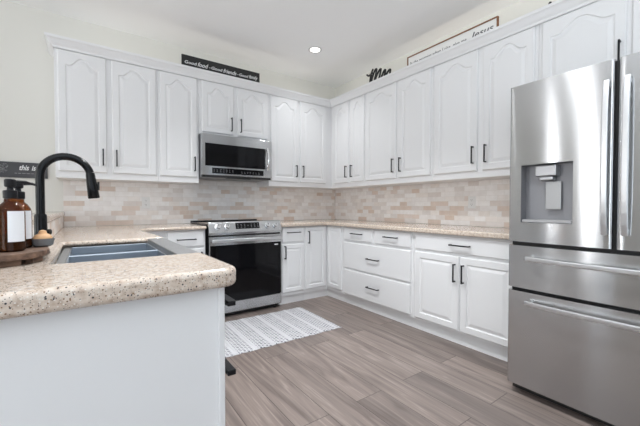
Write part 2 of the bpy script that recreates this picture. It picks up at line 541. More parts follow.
# tiled backsplash and the tiled ledge by the sink
TZ0, TZ1 = 0.9155, 1.339
bs = root('backsplash', 'marble brick tile backsplash behind the oven range, on the longer back wall', 'backsplash', (-1.6, 0, TZ0))
link('tile_panel', boxes((-1.56, -0.4755 + 0.0, -0.009, -0.0005, 0, TZ1 - TZ0), (-0.475, 0.349, -0.009, -0.0005, 0, 1.395 - TZ0), (0.3495, 1.589, -0.009, -0.0005, 0, TZ1 - TZ0)), M_TILEX, bs)
bs2 = root('backsplash', 'marble brick tile backsplash on the right wall between corner and refrigerator', 'backsplash', (0, -1.4, TZ0))
link('tile_panel', B(-0.009, -0.0005, -1.39, 1.39, 0, TZ1 - TZ0), M_TILEY, bs2)

lg = root('tiled_ledge', 'low tiled half wall ledge with stone cap behind the sink faucet', 'ledge', (-3.23, -0.9, 0.9155))
link('ledge_wall', B(-0.07, 0.068, -0.85, 0.885, 0, 0.10), M_TILEY, lg)
link('ledge_cap', B(-0.085, 0.078, -0.86, 0.885, 0.1005, 0.140), M_STONE, lg, bevel=0.008, seg=2)

# ---------------------------------------------------------------- recessed lights
def can_light(x, y, label, power):
    r = root('recessed_light', label, 'ceiling light', (x, y, CEIL), group='recessed ceiling lights')
    link('trim_ring', lathe([(0.052, -0.0045), (0.072, -0.006), (0.078, -0.0005), (0.052, -0.0005), (0.052, -0.0045)], 32, cap=False), M_TRIM, r, smooth=True)
    link('lamp_lens', lathe([(0.0005, -0.0035), (0.051, -0.0035), (0.051, -0.001), (0.0005, -0.001)], 32), M_LAMP, r)
    l = bpy.data.lights.new('lamp_glow', 'AREA'); l.shape = 'DISK'; l.size = 0.10; l.energy = power; l.color = CAN; l.spread = math.radians(105)
    o = bpy.data.objects.new('lamp_glow', l); COL.objects.link(o); o.parent = r; o.location = (0, 0, -0.012)
# the light seen in the photograph plus the rest of the grid out of frame
can_light(-0.915, -0.800, 'small round recessed light glowing in the ceiling above the range', 4.2)
for x, y in ((-1.80, -2.00), (-1.85, -2.75), (-1.98, -1.50), (-4.6, -1.6), (-4.6, -3.6), (-2.9, -5.4), (-1.0, -5.4)):
    l = bpy.data.lights.new('lamp_glow', 'AREA'); l.shape = 'DISK'; l.size = 0.10; l.energy = 14 if y > -3.2 and x > -3 else 3; l.color = CAN; l.spread = math.radians(105)
    o = bpy.data.objects.new('lamp_glow', l); COL.objects.link(o); o.location = (x, y, CEIL - 0.012)

# ================================================================ wall cabinets
upper(0, -3.195, -2.425, [(-3.172, -2.836, 'r'), (-2.795, -2.442, 'l')], 'white two-door wall cabinet at the left end of the back wall, beyond the faucet')
upper(0, -2.425, -2.045, [(-2.408, -2.062, 'r')], 'narrow white single-door wall cabinet directly left of the microwave')
upper(0, -2.045, -1.25, [(-2.012, -1.677, 'r'), (-1.632, -1.275, 'l')], 'short white two-door wall cabinet above the microwave', z0=1.846, dz0=1.872, pullz=1.98)
upper(0, -1.25, -0.002, [(-1.230, -0.862, 'r'), (-0.825, -0.436, 'l')], 'white two-door wall cabinet right of the microwave, reaching into the corner')
upper(1, 0.3365, 1.0, [(0.405, 0.706, 'r'), (0.748, 0.983, 'l')], 'slim white two-door wall cabinet on the right wall next to the corner')
upper(1, 1.0, 1.908, [(1.022, 1.466, 'r'), (1.506, 1.886, 'l')], 'white two-door wall cabinet on the right wall, second from the corner')
upper(1, 1.908, 2.785, [(1.930, 2.343, 'r'), (2.390, 2.763, 'l')], 'white two-door wall cabinet on the right wall beside the refrigerator')
upper(1, 2.785, 3.76, [(2.81, 3.258, None), (3.282, 3.735, None)], 'white arched-door wall cabinet above the refrigerator', z0=1.87, dz0=1.915)
for o in list(COL.objects):
    if o.name.startswith('door') and o.parent and 'above the refrigerator' in o.parent.get('label', '') and o.location.x < -0.1:
        bar_pull(o, 0.448 - 0.026, 2.03 - 1.915, True, 0.145)

# crown moulding: profile swept along the L with a return at the left end
def crown():
    prof = [(0.001, 2.3985), (0.005, 2.3985), (0.010, 2.414), (0.022, 2.428), (0.036, 2.450), (0.044, 2.458), (0.050, 2.462), (0.052, 2.482), (0.001, 2.482)]
    bm = bmesh.new()
    F = -(UD + 0.0205)
    path = [(-3.1955, -0.002), (-3.1955, F), (F, F), (F, -3.76)]
    dirs = [(-1, 0), (-1, -1), (-1, -1), (-1, 0)]
    rings = []
    for (x, y), (dx, dy) in zip(path, dirs):
        rings.append([bm.verts.new((x + dx * d, y + dy * d, z)) for d, z in prof])
    for a, b in zip(rings, rings[1:]):
        n = len(prof)
        for i in range(n): bm.faces.new((a[i], a[(i + 1) % n], b[(i + 1) % n], b[i]))
    bm.faces.new(rings[0]); bm.faces.new(rings[-1][::-1])
    return bm
tag(link('crown_moulding', crown(), M_CAB), 'white crown moulding running along the tops of all the wall cabinets', 'moulding')

# ================================================================ base cabinets
DT = 0.020
def body(r, x0, x1, xc, zt, toe=True):
    link('cabinet_body', B(x0 - xc + 0.0008, x1 - xc - 0.0008, -BF, -0.002, 0.095, zt), M_CAB, r, bevel=0.001, seg=1)
    if toe: link('toe_kick', B(x0 - xc + 0.0008, x1 - xc - 0.0008, -0.576, -0.02, 0.0, 0.0945), M_CAB, r)

# left of the range
r, xc = base_root(0, -2.43, -2.062, 'white base cabinet with one drawer, left of the oven range')
body(r, -2.662, -2.062, xc, 0.882)
door(r, -2.405 - xc, -2.076 - xc, 0.725, 0.868, -BF, 0, ('c', 0.795), 'drawer', flat=True)
d = door(r, -2.405 - xc, -2.076 - xc, 0.125, 0.705, -BF, 0, ('r', 0.60))
# right of the range
r, xc = base_root(0, -1.255, -0.93, 'narrow white base cabinet with drawer over door, right of the oven range')
body(r, -1.255, -0.93, xc, 0.872)
door(r, -1.232 - xc, -0.945 - xc, 0.70, 0.862, -BF, 0, ('c', 0.808), 'drawer', flat=True)
door(r, -1.232 - xc, -0.945 - xc, 0.135, 0.675, -BF, 0, ('l', 0.588), st=0.045)
# corner cabinet: an L with two leaves
r = root('base_cabinet', 'white corner base cabinet with folding door where the two runs meet', 'cabinet', (-0.6, -0.6, 0), group='white base cabinets')
link('cabinet_body', prism([(-0.3292, 0.598), (-0.3292, 0.0), (0.0, 0.0), (0.0, -0.3092), (0.598, -0.3092), (0.598, 0.598)], 0.095, 0.872), M_CAB, r)
link('toe_kick', prism([(-0.3292, 0.58), (-0.3292, 0.024), (0.024, 0.024), (0.024, -0.3092), (0.58, -0.3092), (0.58, 0.58)], 0, 0.0945), M_CAB, r)
door(r, -0.318, -0.030, 0.135, 0.862, 0.0, 0, ('l', 0.742), st=0.045)
d = link('door', panel_front(bmesh.new(), 0.262, 0.727, DT, 0, 0.045), M_CAB, r, (0.0, -0.030, 0.135), RIGHT)
# three-drawer bank plus small drawers
r, xc = base_root(1, 0.91, 1.90, 'white drawer base cabinet with two small drawers over two wide drawers')
body(r, 0.91, 1.90, xc, 0.872)
door(r, 0.945 - xc, 1.392 - xc, 0.727, 0.862, -BF, 0, ('c', 0.805), 'drawer', flat=True)
door(r, 1.425 - xc, 1.878 - xc, 0.727, 0.862, -BF, 0, ('c', 0.805), 'drawer', flat=True)
door(r, 0.945 - xc, 1.878 - xc, 0.412, 0.700, -BF, 0, None, 'drawer', flat=True)
door(r, 0.945 - xc, 1.878 - xc, 0.118, 0.394, -BF, 0, None, 'drawer', flat=True)
for o in [o for o in r.children if o.name.startswith('drawer')][2:]:
    bar_pull(o, 0.468, 0.147, False, 0.17, -DT)
# doors under a wide drawer
r, xc = base_root(1, 1.90, 2.80, 'white base cabinet with wide drawer over two doors, beside the refrigerator')
body(r, 1.90, 2.80, xc, 0.872)
door(r, 1.932 - xc, 2.775 - xc, 0.728, 0.860, -BF, 0, None, 'drawer', flat=True)
bar_pull([o for o in r.children if o.name.startswith('drawer')][0], 0.434, 0.067, False, 0.17, -DT)
door(r, 1.932 - xc, 2.352 - xc, 0.117, 0.706, -BF, 0, ('r', 0.575))
door(r, 2.364 - xc, 2.775 - xc, 0.117, 0.706, -BF, 0, ('l', 0.575))

# sink leg
SX0, SX1, SY0, SY1 = -3.095, -2.605, -2.42, -1.61     # sink cut-out
r = root('base_cabinet', 'white peninsula base cabinet in the foreground under the sink counter', 'cabinet', (-3.0, -2.0, 0), group='white base cabinets')
link('cabinet_body', boxes((-0.48, 0.335, -0.785, 1.995, 0.095, 0.67), (-0.48, 0.335, -0.785, -0.46, 0.6705, 0.854), (-0.48, 0.335, 0.42, 1.37, 0.6705, 0.854)), M_CAB, r)
link('toe_kick', B(-0.46, 0.31, -0.77, 1.38, 0, 0.0945), M_CAB, r)
link('end_panel', boxes((-0.50, 0.346, -0.800, -0.7855, 0.0, 0.854)), M_CAB, r, bevel=0.001, seg=1)
link('corner_stile', boxes((0.333, 0.352, -0.812, -0.8005, 0.0, 0.854)), M_CAB, r, bevel=0.002, seg=1)
for z0, z1, hz in ((0.70, 0.845, 0.785), (0.40, 0.68, 0.555)):
    d = link('drawer', panel_front(bmesh.new(), 0.30, z1 - z0, DT, 0, flat=True), M_CAB, r, (0.3355, -0.783, z0), PI / 2)
    h_ = link('handle', boxes((0.0, 0.20, -0.068, -0.040, -0.009, 0.009), (0.02, 0.036, -0.040, -DT, -0.006, 0.006), (0.164, 0.18, -0.040, -DT, -0.006, 0.006)), M_BLACK, d, (0.012, 0, hz - z0), bevel=0.002, seg=1)
    h_['label'] = 'black bar handle'

# ================================================================ countertops
def arc(cx, cy, rr, a0, a1, n=8):
    return [(cx + rr * math.cos(a0 + (a1 - a0) * i / n), cy + rr * math.sin(a0 + (a1 - a0) * i / n)) for i in range(n + 1)]
ptsA = [(-3.52, -2.84)] + arc(-2.660, -2.785, 0.055, -PI / 2, 0) + [(SX1, SY0), (SX0, SY0), (SX0, SY1), (SX1, SY1)] \
    + arc(-2.48, -0.81, 0.16, PI, PI / 2) + [(-2.060, -0.65), (-2.060, -0.0095), (-3.52, -0.0095)]
slab_a = prism(ptsA, 0.884, 0.914)
for v in slab_a.verts:        # the foreground end has a thicker built-up edge
    if v.co.z < 0.9 and v.co.y < -2.415: v.co.z = 0.856
o = link('countertop', slab_a, M_STONE, bevel=0.016, seg=4, smooth=True)
tag(o, 'speckled beige stone countertop around the sink, running from the foreground to the range', 'countertop')
ptsB = [(-1.256, -0.65), (-0.65, -0.65), (-0.65, -2.802), (-0.0095, -2.802), (-0.0095, -0.0095), (-1.256, -0.0095)]
o = link('countertop', prism(ptsB, 0.874, 0.914), M_STONE, bevel=0.010, seg=3, smooth=True)
tag(o, 'beige stone countertop from the range round the corner to the refrigerator', 'countertop')

# ================================================================ sink, faucet
sk = root('kitchen_sink', 'stainless double-bowl sink set into the foreground counter', 'sink', (-2.868, -2.015, 0.68))
def bowl(x0, x1, y0, y1, z0, z1, t=0.006):
    bm = bmesh.new()
    o_ = [(x0, y0), (x1, y0), (x1, y1), (x0, y1)]; i_ = [(x0 + t, y0 + t), (x1 - t, y0 + t), (x1 - t, y1 - t), (x0 + t, y1 - t)]
    ob = [bm.verts.new((x, y, z0)) for x, y in o_]; ot = [bm.verts.new((x, y, z1)) for x, y in o_]
    it = [bm.verts.new((x, y, z1)) for x, y in i_]; ib = [bm.verts.new((x, y, z0 + t)) for x, y in i_]
    for i in range(4):
        j = (i + 1) % 4
        bm.faces.new((ob[i], ob[j], ot[j], ot[i])); bm.faces.new((ot[i], ot[j], it[j], it[i])); bm.faces.new((it[i], it[j], ib[j], ib[i]))
    bm.faces.new(ob[::-1]); bm.faces.new(ib)
    return bm
hx0, hx1, hy0, hy1 = -0.2255, 0.2615, -0.403, 0.403
for y0, y1 in ((hy0, 0.026), (0.038, hy1)):
    b = link('basin', bowl(hx0 + 0.030, 0.170, y0, y1, 0.0, 0.203), M_SINK, sk, bevel=0.004, seg=2)
    link('drain', lathe([(0.002, 0.0065), (0.045, 0.0065), (0.045, 0.0095), (0.030, 0.0075), (0.002, 0.0075)], 24, center=(-0.04, (y0 + y1) / 2)), M_STEELB, b, smooth=True)
link('rim', B(0.1705, hx1, hy0, hy1, 0.195, 0.2295), M_RIM, sk, bevel=0.004, seg=2)
link('ledge', B(hx0, hx0 + 0.0295, hy0, hy1, 0.180, 0.203), M_RIM, sk, bevel=0.003, seg=2)
link('apron', boxes((0.215, hx1 + 0.003, hy0, hy1, -0.005, 0.1945)), M_SINK, sk)

fx, fy = -3.143, -2.10
fa = root('kitchen_faucet', 'tall matte black gooseneck faucet standing behind the sink', 'faucet', (fx, fy, 0.9145))
link('base', lathe([(0.028, 0), (0.028, 0.006), (0.021, 0.010), (0.0205, 0.15), (0.018, 0.158), (0.015, 0.1585)], 28), M_FAUCET, fa, smooth=True)
path = [(0, 0, 0.1585), (0, 0, 0.305)]
Rr = 0.083
for i in range(1, 19):
    a = PI - i * (PI * 0.92) / 18
    path.append((Rr + Rr * math.cos(a), 0, 0.310 + Rr * math.sin(a)))
link('spout', tube(path, 0.0148, 18), M_FAUCET, fa, smooth=True)
e = Vector(path[-1]); dd = Vector((0.12, 0, -1)).normalized()
sp = link('spray_head', tube([e + dd * s for s in (0.0006, 0.012, 0.05, 0.105, 0.109)], [0.0155, 0.017, 0.019, 0.0215, 0.019], 20), M_FAUCET, fa, smooth=True)
b = e + dd * 0.055 + Vector((0.0225, 0, 0))
link('spray_button', B(b.x - 0.004, b.x + 0.004, -0.007, 0.007, b.z - 0.018, b.z + 0.018), M_DARK, sp, bevel=0.002)
link('lever', tube([(0.017, -0.004, 0.085), (0.031, -0.008, 0.085)], 0.012, 14), M_FAUCET, fa, smooth=True)

# ================================================================ tray, bottles, bowl
tr = root('wooden_tray', 'round weathered wooden riser tray on the counter left of the sink', 'tray', (-3.255, -2.30, 0.9148))
link('board', lathe([(0.148, 0.018), (0.152, 0.021), (0.152, 0.038), (0.148, 0.041), (0.002, 0.041), (0.002, 0.018)], 40), M_TRAY, tr, smooth=True)
for a in (-20, -62, 60, 150, 240):
    bm = B(-0.030, 0.030, -0.010, 0.010, 0, 0.0178)
    link('foot', bm, M_TRAY, tr, (0.122 * math.cos(math.radians(a)), 0.122 * math.sin(math.radians(a)), 0), math.radians(a + 90))
TZ = 0.9148 + 0.0412
def bottle(x, y, rot, label):
    r_ = root('soap_bottle', label, 'bottle', (x, y, TZ), rot, 'amber soap bottles on the tray')
    link('glass', lathe([(0.002, 0.0005), (0.032, 0.0005), (0.0365, 0.005), (0.0365, 0.118), (0.032, 0.130), (0.024, 0.142), (0.0165, 0.149), (0.0155, 0.158), (0.002, 0.158)], 32), M_AMBER, r_, smooth=True)
    link('soap', lathe([(0.002, 0.003), (0.031, 0.003), (0.0360, 0.006), (0.0360, 0.040), (0.002, 0.052)], 32), M_LIQ, r_, smooth=True)
    # label: curved sheet on the front
    bm = bmesh.new(); N = 14; a0, a1 = math.radians(-37), math.radians(37)
    grid = []
    for rr in (0.0368, 0.0374):
        for z in (0.030, 0.121):
            grid.append([bm.verts.new((rr * math.sin(a0 + (a1 - a0) * i / N), -rr * math.cos(a0 + (a1 - a0) * i / N), z)) for i in range(N + 1)])
    for i in range(N):
        for p, q in ((0, 1), (2, 3), (0, 2), (1, 3)):
            bm.faces.new((grid[p][i], grid[p][i + 1], grid[q][i + 1], grid[q][i]))
    for k in (0, N): bm.faces.new((grid[0][k], grid[1][k], grid[3][k], grid[2][k]))
    lb = link('label', bm, M_LABEL, r_, smooth=True)
    lb['label'] = 'white paper label'
    pm = link('pump', lathe([(0.0165, 0.1585), (0.0185, 0.160), (0.0185, 0.181), (0.0165, 0.183), (0.009, 0.184), (0.008, 0.192), (0.0135, 0.194), (0.0148, 0.197), (0.0148, 0.214), (0.012, 0.217), (0.002, 0.217)], 28), M_BLACK, r_, smooth=True)
    link('nozzle', tube([(0.012, 0, 0.209), (0.042, 0, 0.210), (0.058, 0, 0.206)], [0.0055, 0.0048, 0.0035], 10), M_BLACK, pm, smooth=True)
    r_.scale = (1, 1, 1.09)
    return r_
bottle(-3.197, -2.345, 0.57, 'amber glass pump bottle with white label, nearest on the tray')
bottle(-3.190, -2.248, 0.62, 'amber pump bottle half hidden behind the front bottle, its nozzle pointing at the faucet')
bw = root('soap_dish', 'small grey bowl on the right edge of the wooden tray', 'bowl', (-3.148, -2.315, TZ))
bw.location = (-3.126, -2.240, TZ)
link('dish', lathe([(0.002, 0.0005), (0.022, 0.0005), (0.030, 0.006), (0.035, 0.030), (0.0325, 0.030), (0.0275, 0.009), (0.002, 0.006)], 28), M_BOWL, bw, smooth=True)
so = link('scrubber', lathe([(0.002, 0.0), (0.021, 0.0), (0.0262, 0.010), (0.0285, 0.022), (0.024, 0.032), (0.013, 0.038), (0.010, 0.048), (0.003, 0.051)], 24), M_SOAP, None, (-3.126, -2.240, TZ + 0.0095), smooth=True)
tag(so, 'orange tan dish scrubber sitting in the small grey bowl', 'scrubber')

# ================================================================ range
RX0, RX1 = -2.045, -1.265
rg = root('oven_range', 'stainless slide-in oven range with black glass door', 'oven', ((RX0 + RX1) / 2, -0.34, 0))
hw = (RX1 - RX0) / 2
# local: x -hw..hw ; world y = ly - 0.34
Y = lambda wy: wy + 0.34
link('body', B(-hw + 0.004, hw - 0.004, Y(-0.635), Y(-0.012), 0.045, 0.915), M_DARK, rg)
link('cooktop', B(-hw - 0.006, hw - 0.002, Y(-0.60), Y(-0.0105), 0.9155, 0.932), M_COOK, rg, bevel=0.002)
link('back_trim', B(-hw - 0.006, hw - 0.002, Y(-0.035), Y(-0.0105), 0.9325, 0.942), M_DARK, rg, bevel=0.001, seg=1)
# sloped control fascia
bm = bmesh.new()
sec = [(-0.60, 0.9155), (-0.60, 0.944), (-0.618, 0.952), (-0.630, 0.948), (-0.672, 0.845), (-0.672, 0.822), (-0.636, 0.822), (-0.636, 0.9155)]
a = [bm.verts.new((-hw, Y(y), z)) for y, z in sec]; b = [bm.verts.new((hw, Y(y), z)) for y, z in sec]
n = len(sec)
for i in range(n): bm.faces.new((a[i], a[(i + 1) % n], b[(i + 1) % n], b[i]))
bm.faces.new(a); bm.faces.new(b[::-1])
link('control_fascia', bm, M_STEEL, rg, bevel=0.002)
# frame on the slope
sl = Vector((0, -0.042, -0.103)).normalized(); nrm = Vector((0, -0.103, 0.042)).normalized()
def slope_pt(x, s, h):   # s measured down the slope from the top edge
    p = Vector((x, Y(-0.630), 0.948)) + sl * s + nrm * h
    return p
def slab(name, x0, x1, s0, s1, h0, h1, m, parent):
    bm = bmesh.new()
    vs = [bm.verts.new(slope_pt(x, s, h)) for h in (h0, h1) for x, s in ((x0, s0), (x1, s0), (x1, s1), (x0, s1))]
    for f in ((0, 1, 2, 3), (4, 7, 6, 5), (0, 4, 5, 1), (1, 5, 6, 2), (2, 6, 7, 3), (3, 7, 4, 0)): bm.faces.new([vs[i] for i in f])
    return link(name, bm, m, parent)
dp = slab('display', -0.122, 0.135, 0.014, 0.078, 0.0006, 0.003, M_GLASSK, rg)
dp.data.materials.append(M_GLYPH)
bm = bmesh.new(); bm.from_mesh(dp.data)
for i in range(7):
    for s in (0.030, 0.046, 0.062):
        if i == 3 and s != 0.046: continue
        x = -0.105 + i * 0.036
        f = bm.faces.new([bm.verts.new(slope_pt(xx, ss, 0.0033)) for xx, ss in ((x, s), (x, s + 0.003), (x + 0.012, s + 0.003), (x + 0.012, s))])
        f.material_index = 1
bm.to_mesh(dp.data); bm.free()
for x in (-0.300, -0.208, 0.228, 0.318):
    bm = bmesh.new()
    c = slope_pt(x, 0.052, 0)
    tube([c + nrm * 0.0006, c + nrm * 0.006, c + nrm * 0.007, c + nrm * 0.030, c + nrm * 0.032], [0.030, 0.030, 0.0235, 0.022, 0.020], 24, bm)
    k = link('knob', bm, M_STEELB, rg, smooth=True)
    bm = bmesh.new()
    tube([c + nrm * 0.0325 + sl * t for t in (-0.017, 0.001)], 0.0025, 8, bm)
    link('pointer', bm, M_DARK, k)
# oven door
od = link('oven_door', boxes((-hw + 0.002, hw - 0.002, Y(-0.665), Y(-0.637), 0.160, 0.806)), M_STEEL, rg, bevel=0.003)
link('glass', B(-hw + 0.010, hw - 0.010, Y(-0.6685), Y(-0.6655), 0.162, 0.722), M_GLASSK, od, bevel=0.001, seg=1)['label'] = 'black glass'
bm = B(-hw + 0.015, hw - 0.015, Y(-0.722), Y(-0.704), 0.752, 0.784)
for sx in (-1, 1): tube([(sx * (hw - 0.05), Y(-0.715), 0.768), (sx * (hw - 0.05), Y(-0.6655), 0.768)], 0.010, 10, bm)
link('handle', bm, M_HANDLE, od, bevel=0.006, seg=3)
link('badge', B(0.300, 0.345, Y(-0.6695), Y(-0.669), 0.690, 0.700), M_WHITE, od)
link('drawer', B(-hw + 0.002, hw - 0.002, Y(-0.660), Y(-0.637), 0.048, 0.154), M_STEEL, rg, bevel=0.003)
for sx in (-1, 1):
    for wy in (-0.60, -0.08):
        link('foot', lathe([(0.018, 0), (0.018, 0.045)], 12), M_DARK, rg, (sx * (hw - 0.06), Y(wy), 0))
link('toe_grille', B(-hw + 0.03, hw - 0.03, Y(-0.60), Y(-0.58), 0.004, 0.044), M_DARK, rg)

# ================================================================ microwave
MX0, MX1, MZ0, MZ1 = -2.040, -1.256, 1.402, 1.843
mw = root('microwave', 'stainless over-the-range microwave with black glass door', 'microwave', ((MX0 + MX1) / 2, -0.2, MZ0))
mh = (MX1 - MX0) / 2; H = MZ1 - MZ0
Y = lambda wy: wy + 0.2
link('body', B(-mh + 0.002, mh - 0.002, Y(-0.385), Y(-0.012), 0.004, H), M_DGREY, mw)
dr = link('door', boxes((-mh, mh, Y(-0.420), Y(-0.3855), 0.020, H)), M_STEEL, mw, bevel=0.004)
link('window', B(-mh + 0.035, mh - 0.085, Y(-0.4235), Y(-0.4205), 0.115, H - 0.095), M_GLASSK, dr, bevel=0.002)['label'] = 'black glass window'
bm = B(-mh + 0.105, mh - 0.105, Y(-0.4235), Y(-0.4205), 0.040, 0.098)
for i in range(16):
    for z in (0.056, 0.068, 0.080):
        if i in (7, 8) or (i > 8 and z == 0.080): continue
        x = -mh + 0.120 + i * 0.033 + random.uniform(-0.002, 0.002)
        box(bm, x, x + random.uniform(0.006, 0.015), Y(-0.4240), Y(-0.4236), z, z + 0.003, 1)
link('control_strip', bm, [M_GLASSK, M_GLYPH], mw)
bm = bmesh.new()
hp = []
for i in range(9):
    t = i / 8
    hp.append((mh - 0.062, Y(-0.440 - 0.030 * math.sin(PI * t)), 0.105 + t * 0.245))
tube(hp, 0.012, 12, bm)
for z in (0.112, 0.343): tube([(mh - 0.062, Y(-0.4425), z), (mh - 0.062, Y(-0.4205), z)], 0.008, 10, bm)
link('handle', bm, M_STEELB, dr, smooth=True)
link('vent_grille', B(-mh + 0.01, mh - 0.01, Y(-0.412), Y(-0.3855), 0.0, 0.0195), M_DARK, mw)
link('lamp_panel', B(-0.12, 0.14, Y(-0.405), Y(-0.34), -0.0045, -0.0005), M_DARK, mw)

# ================================================================ refrigerator (local: x along wall from left edge, -y out)
FY0, FY1, FX, FT = -2.870, -3.830, -0.950, 1.800
fr = root('refrigerator', 'large stainless french-door refrigerator with water dispenser', 'refrigerator', (0, FY0, 0), RIGHT)
FW = FY0 - FY1
link('body', B(0.006, FW - 0.006, -0.875, -0.03, 0.045, FT - 0.015), M_DGREY, fr)
def curved_front(x0, x1, z0, z1, yb, yf, bulge, rl, rr, hole=None, nseg=18):
    """door with a gently bowed front and rounded vertical edges; hole=(hx0,hx1,hz0,hz1,depth)"""
    bm = bmesh.new()
    xs = []
    for i in range(6): xs.append(x0 + rl * (1 - math.cos(i / 5 * PI / 2)))
    for i in range(1, nseg): xs.append(x0 + rl + (x1 - rr - x0 - rl) * i / nseg)
    for i in range(6): xs.append(x1 - rr + rr * math.sin(i / 5 * PI / 2))
    if hole: xs += [hole[0], hole[1]]
    xs = sorted(set(round(v, 6) for v in xs))
    def yy(x):
        u = (x - 0) / FW * 2 - 1
        y = yf - bulge * (1 - u * u)
        if x < x0 + rl: q = (x0 + rl - x) / rl; y += rl * (1 - math.sqrt(max(0, 1 - q * q)))
        if x > x1 - rr: q = (x - x1 + rr) / rr; y += rr * (1 - math.sqrt(max(0, 1 - q * q)))
        return y
    zs = [z0] + ([hole[2], hole[3]] if hole else []) + [z1]
    F_ = [[bm.verts.new((x, yy(x), z)) for x in xs] for z in zs]
    inh = lambda x: hole and hole[0] - 1e-6 <= x <= hole[1] + 1e-6
    for j in range(len(zs) - 1):
        for i in range(len(xs) - 1):
            if hole and j == 1 and inh(xs[i]) and inh(xs[i + 1]): continue
            bm.faces.new((F_[j][i], F_[j][i + 1], F_[j + 1][i + 1], F_[j + 1][i]))
    bk = [[bm.verts.new((x, yb, z)) for x in xs] for z in (z0, z1)]
    for i in range(len(xs) - 1):
        bm.faces.new((F_[0][i], bk[0][i], bk[0][i + 1], F_[0][i + 1]))
        bm.faces.new((F_[-1][i], F_[-1][i + 1], bk[1][i + 1], bk[1][i]))
        bm.faces.new((bk[0][i], bk[1][i], bk[1][i + 1], bk[0][i + 1]))
    for k, sgn in ((0, 1), (-1, -1)):
        col = [F_[j][k] for j in range(len(zs))]
        bm.faces.new(col + [bk[1][k], bk[0][k]])
    if hole:
        hx0, hx1, hz0, hz1, dep = hole
        ids = [i for i, x in enumerate(xs) if inh(x)]
        bt = [F_[1][i] for i in ids]; tp = [F_[2][i] for i in ids]
        ib = [bm.verts.new((xs[i], yf + dep, hz0)) for i in ids]; it = [bm.verts.new((xs[i], yf + dep, hz1)) for i in ids]
        fs = []
        for i in range(len(ids) - 1):
            fs += [bm.faces.new((bt[i], bt[i + 1], ib[i + 1], ib[i])), bm.faces.new((tp[i], it[i], it[i + 1], tp[i + 1])), bm.faces.new((ib[i], ib[i + 1], it[i + 1], it[i]))]
        fs += [bm.faces.new((bt[0], ib[0], it[0], tp[0])), bm.faces.new((bt[-1], tp[-1], it[-1], ib[-1]))]
        for f in fs: f.material_index = 1
    return bm
MID0, MID1 = 0.476, 0.490
YB, YF, BU = -0.8755, -0.945, 0.010
DH = (0.068, 0.318, 1.010, 1.337, 0.064)
ld = link('door', curved_front(0.0, MID0, 0.898, FT, YB, YF, BU, 0.014, 0.012, DH), [M_STEEL, M_DGREY], fr, smooth=True)
ld['label'] = 'left french door with the water dispenser'
rd = link('door', curved_front(MID1, FW, 0.898, FT, YB, YF, BU, 0.012, 0.014), M_STEEL, fr, smooth=True)
rd['label'] = 'right french door'
d1 = link('drawer', curved_front(0, FW, 0.630, 0.876, YB, YF, BU, 0.014, 0.014), M_STEEL, fr, smooth=True)
d1['label'] = 'shallow middle drawer'
d2 = link('drawer', curved_front(0, FW, 0.058, 0.610, YB, YF, BU, 0.014, 0.014), M_STEEL, fr, smooth=True)
d2['label'] = 'deep bottom freezer drawer'
link('gasket', boxes((0.012, FW - 0.012, -0.915, -0.8752, 0.877, 0.897), (0.012, FW - 0.012, -0.915, -0.8755, 0.611, 0.629), (MID0 + 0.001, MID1 - 0.001, -0.925, -0.8755, 0.8975, FT - 0.002)), M_DARK, fr)
link('toe_grille', B(0.015, FW - 0.015, -0.90, -0.8755, 0.015, 0.055), M_DARK, fr)
link('hinge_cover', B(0.01, 0.09, -0.90, -0.80, FT - 0.0145, FT + 0.012), M_DARK, fr, bevel=0.004)
link('hinge_cover', B(FW - 0.09, FW - 0.01, -0.90, -0.80, FT - 0.0145, FT + 0.012), M_DARK, fr, bevel=0.004)
for x in (0.06, FW - 0.06):
    for y in (-0.84, -0.10): link('foot', lathe([(0.02, 0), (0.02, 0.0445)], 12), M_DARK, fr, (x, y, 0))
def bow(p0, p1, out, wid, thick, n=14, vertical=True):
    """flat bowed bar between two points (x,z), standing off the front"""
    bm = bmesh.new(); rings = []
    for i in range(n + 1):
        t = i / n
        x = p0[0] + (p1[0] - p0[0]) * t; z = p0[1] + (p1[1] - p0[1]) * t
        u = 2 * t - 1
        yc = YF - 0.012 - out * (1 - 0.45 * u ** 4)
        if vertical: sec = [(x - wid / 2, yc, z), (x + wid / 2, yc, z), (x + wid / 2, yc + thick, z), (x - wid / 2, yc + thick, z)]
        else: sec = [(x, yc, z - wid / 2), (x, yc, z + wid / 2), (x, yc + thick, z + wid / 2), (x, yc + thick, z - wid / 2)]
        rings.append([bm.verts.new(q) for q in sec])
    for a, b in zip(rings, rings[1:]):
        for k in range(4): bm.faces.new((a[k], a[(k + 1) % 4], b[(k + 1) % 4], b[k]))
    bm.faces.new(rings[0]); bm.faces.new(rings[-1][::-1])
    for t in (0.03, 0.97):
        x = p0[0] + (p1[0] - p0[0]) * t; z = p0[1] + (p1[1] - p0[1]) * t
        y1 = YF - 0.012 - out * 0.60 + thick
        box(bm, x - 0.008, x + 0.008, y1 - 0.006, YF - 0.0105 if True else 0, z - 0.010, z + 0.010)
    return bm
link('handle', bow((0.452, 0.965), (0.452, 1.705), 0.048, 0.024, 0.014), M_HANDLE, ld, bevel=0.004)
link('handle', bow((0.526, 0.965), (0.526, 1.705), 0.048, 0.024, 0.014), M_HANDLE, rd, bevel=0.004)
link('handle', bow((0.105, 0.806), (FW - 0.105, 0.806), 0.048, 0.026, 0.014, 22, False), M_HANDLE, d1, bevel=0.006)
link('handle', bow((0.105, 0.555), (FW - 0.105, 0.555), 0.048, 0.026, 0.014, 22, False), M_HANDLE, d2, bevel=0.006)
dsp = link('dispenser_head', boxes((0.135, 0.238, YF + 0.006, YF + 0.0635, 1.268, 1.330), (0.153, 0.222, YF + 0.012, YF + 0.060, 1.245, 1.2675)), M_LGREY, ld, bevel=0.006)
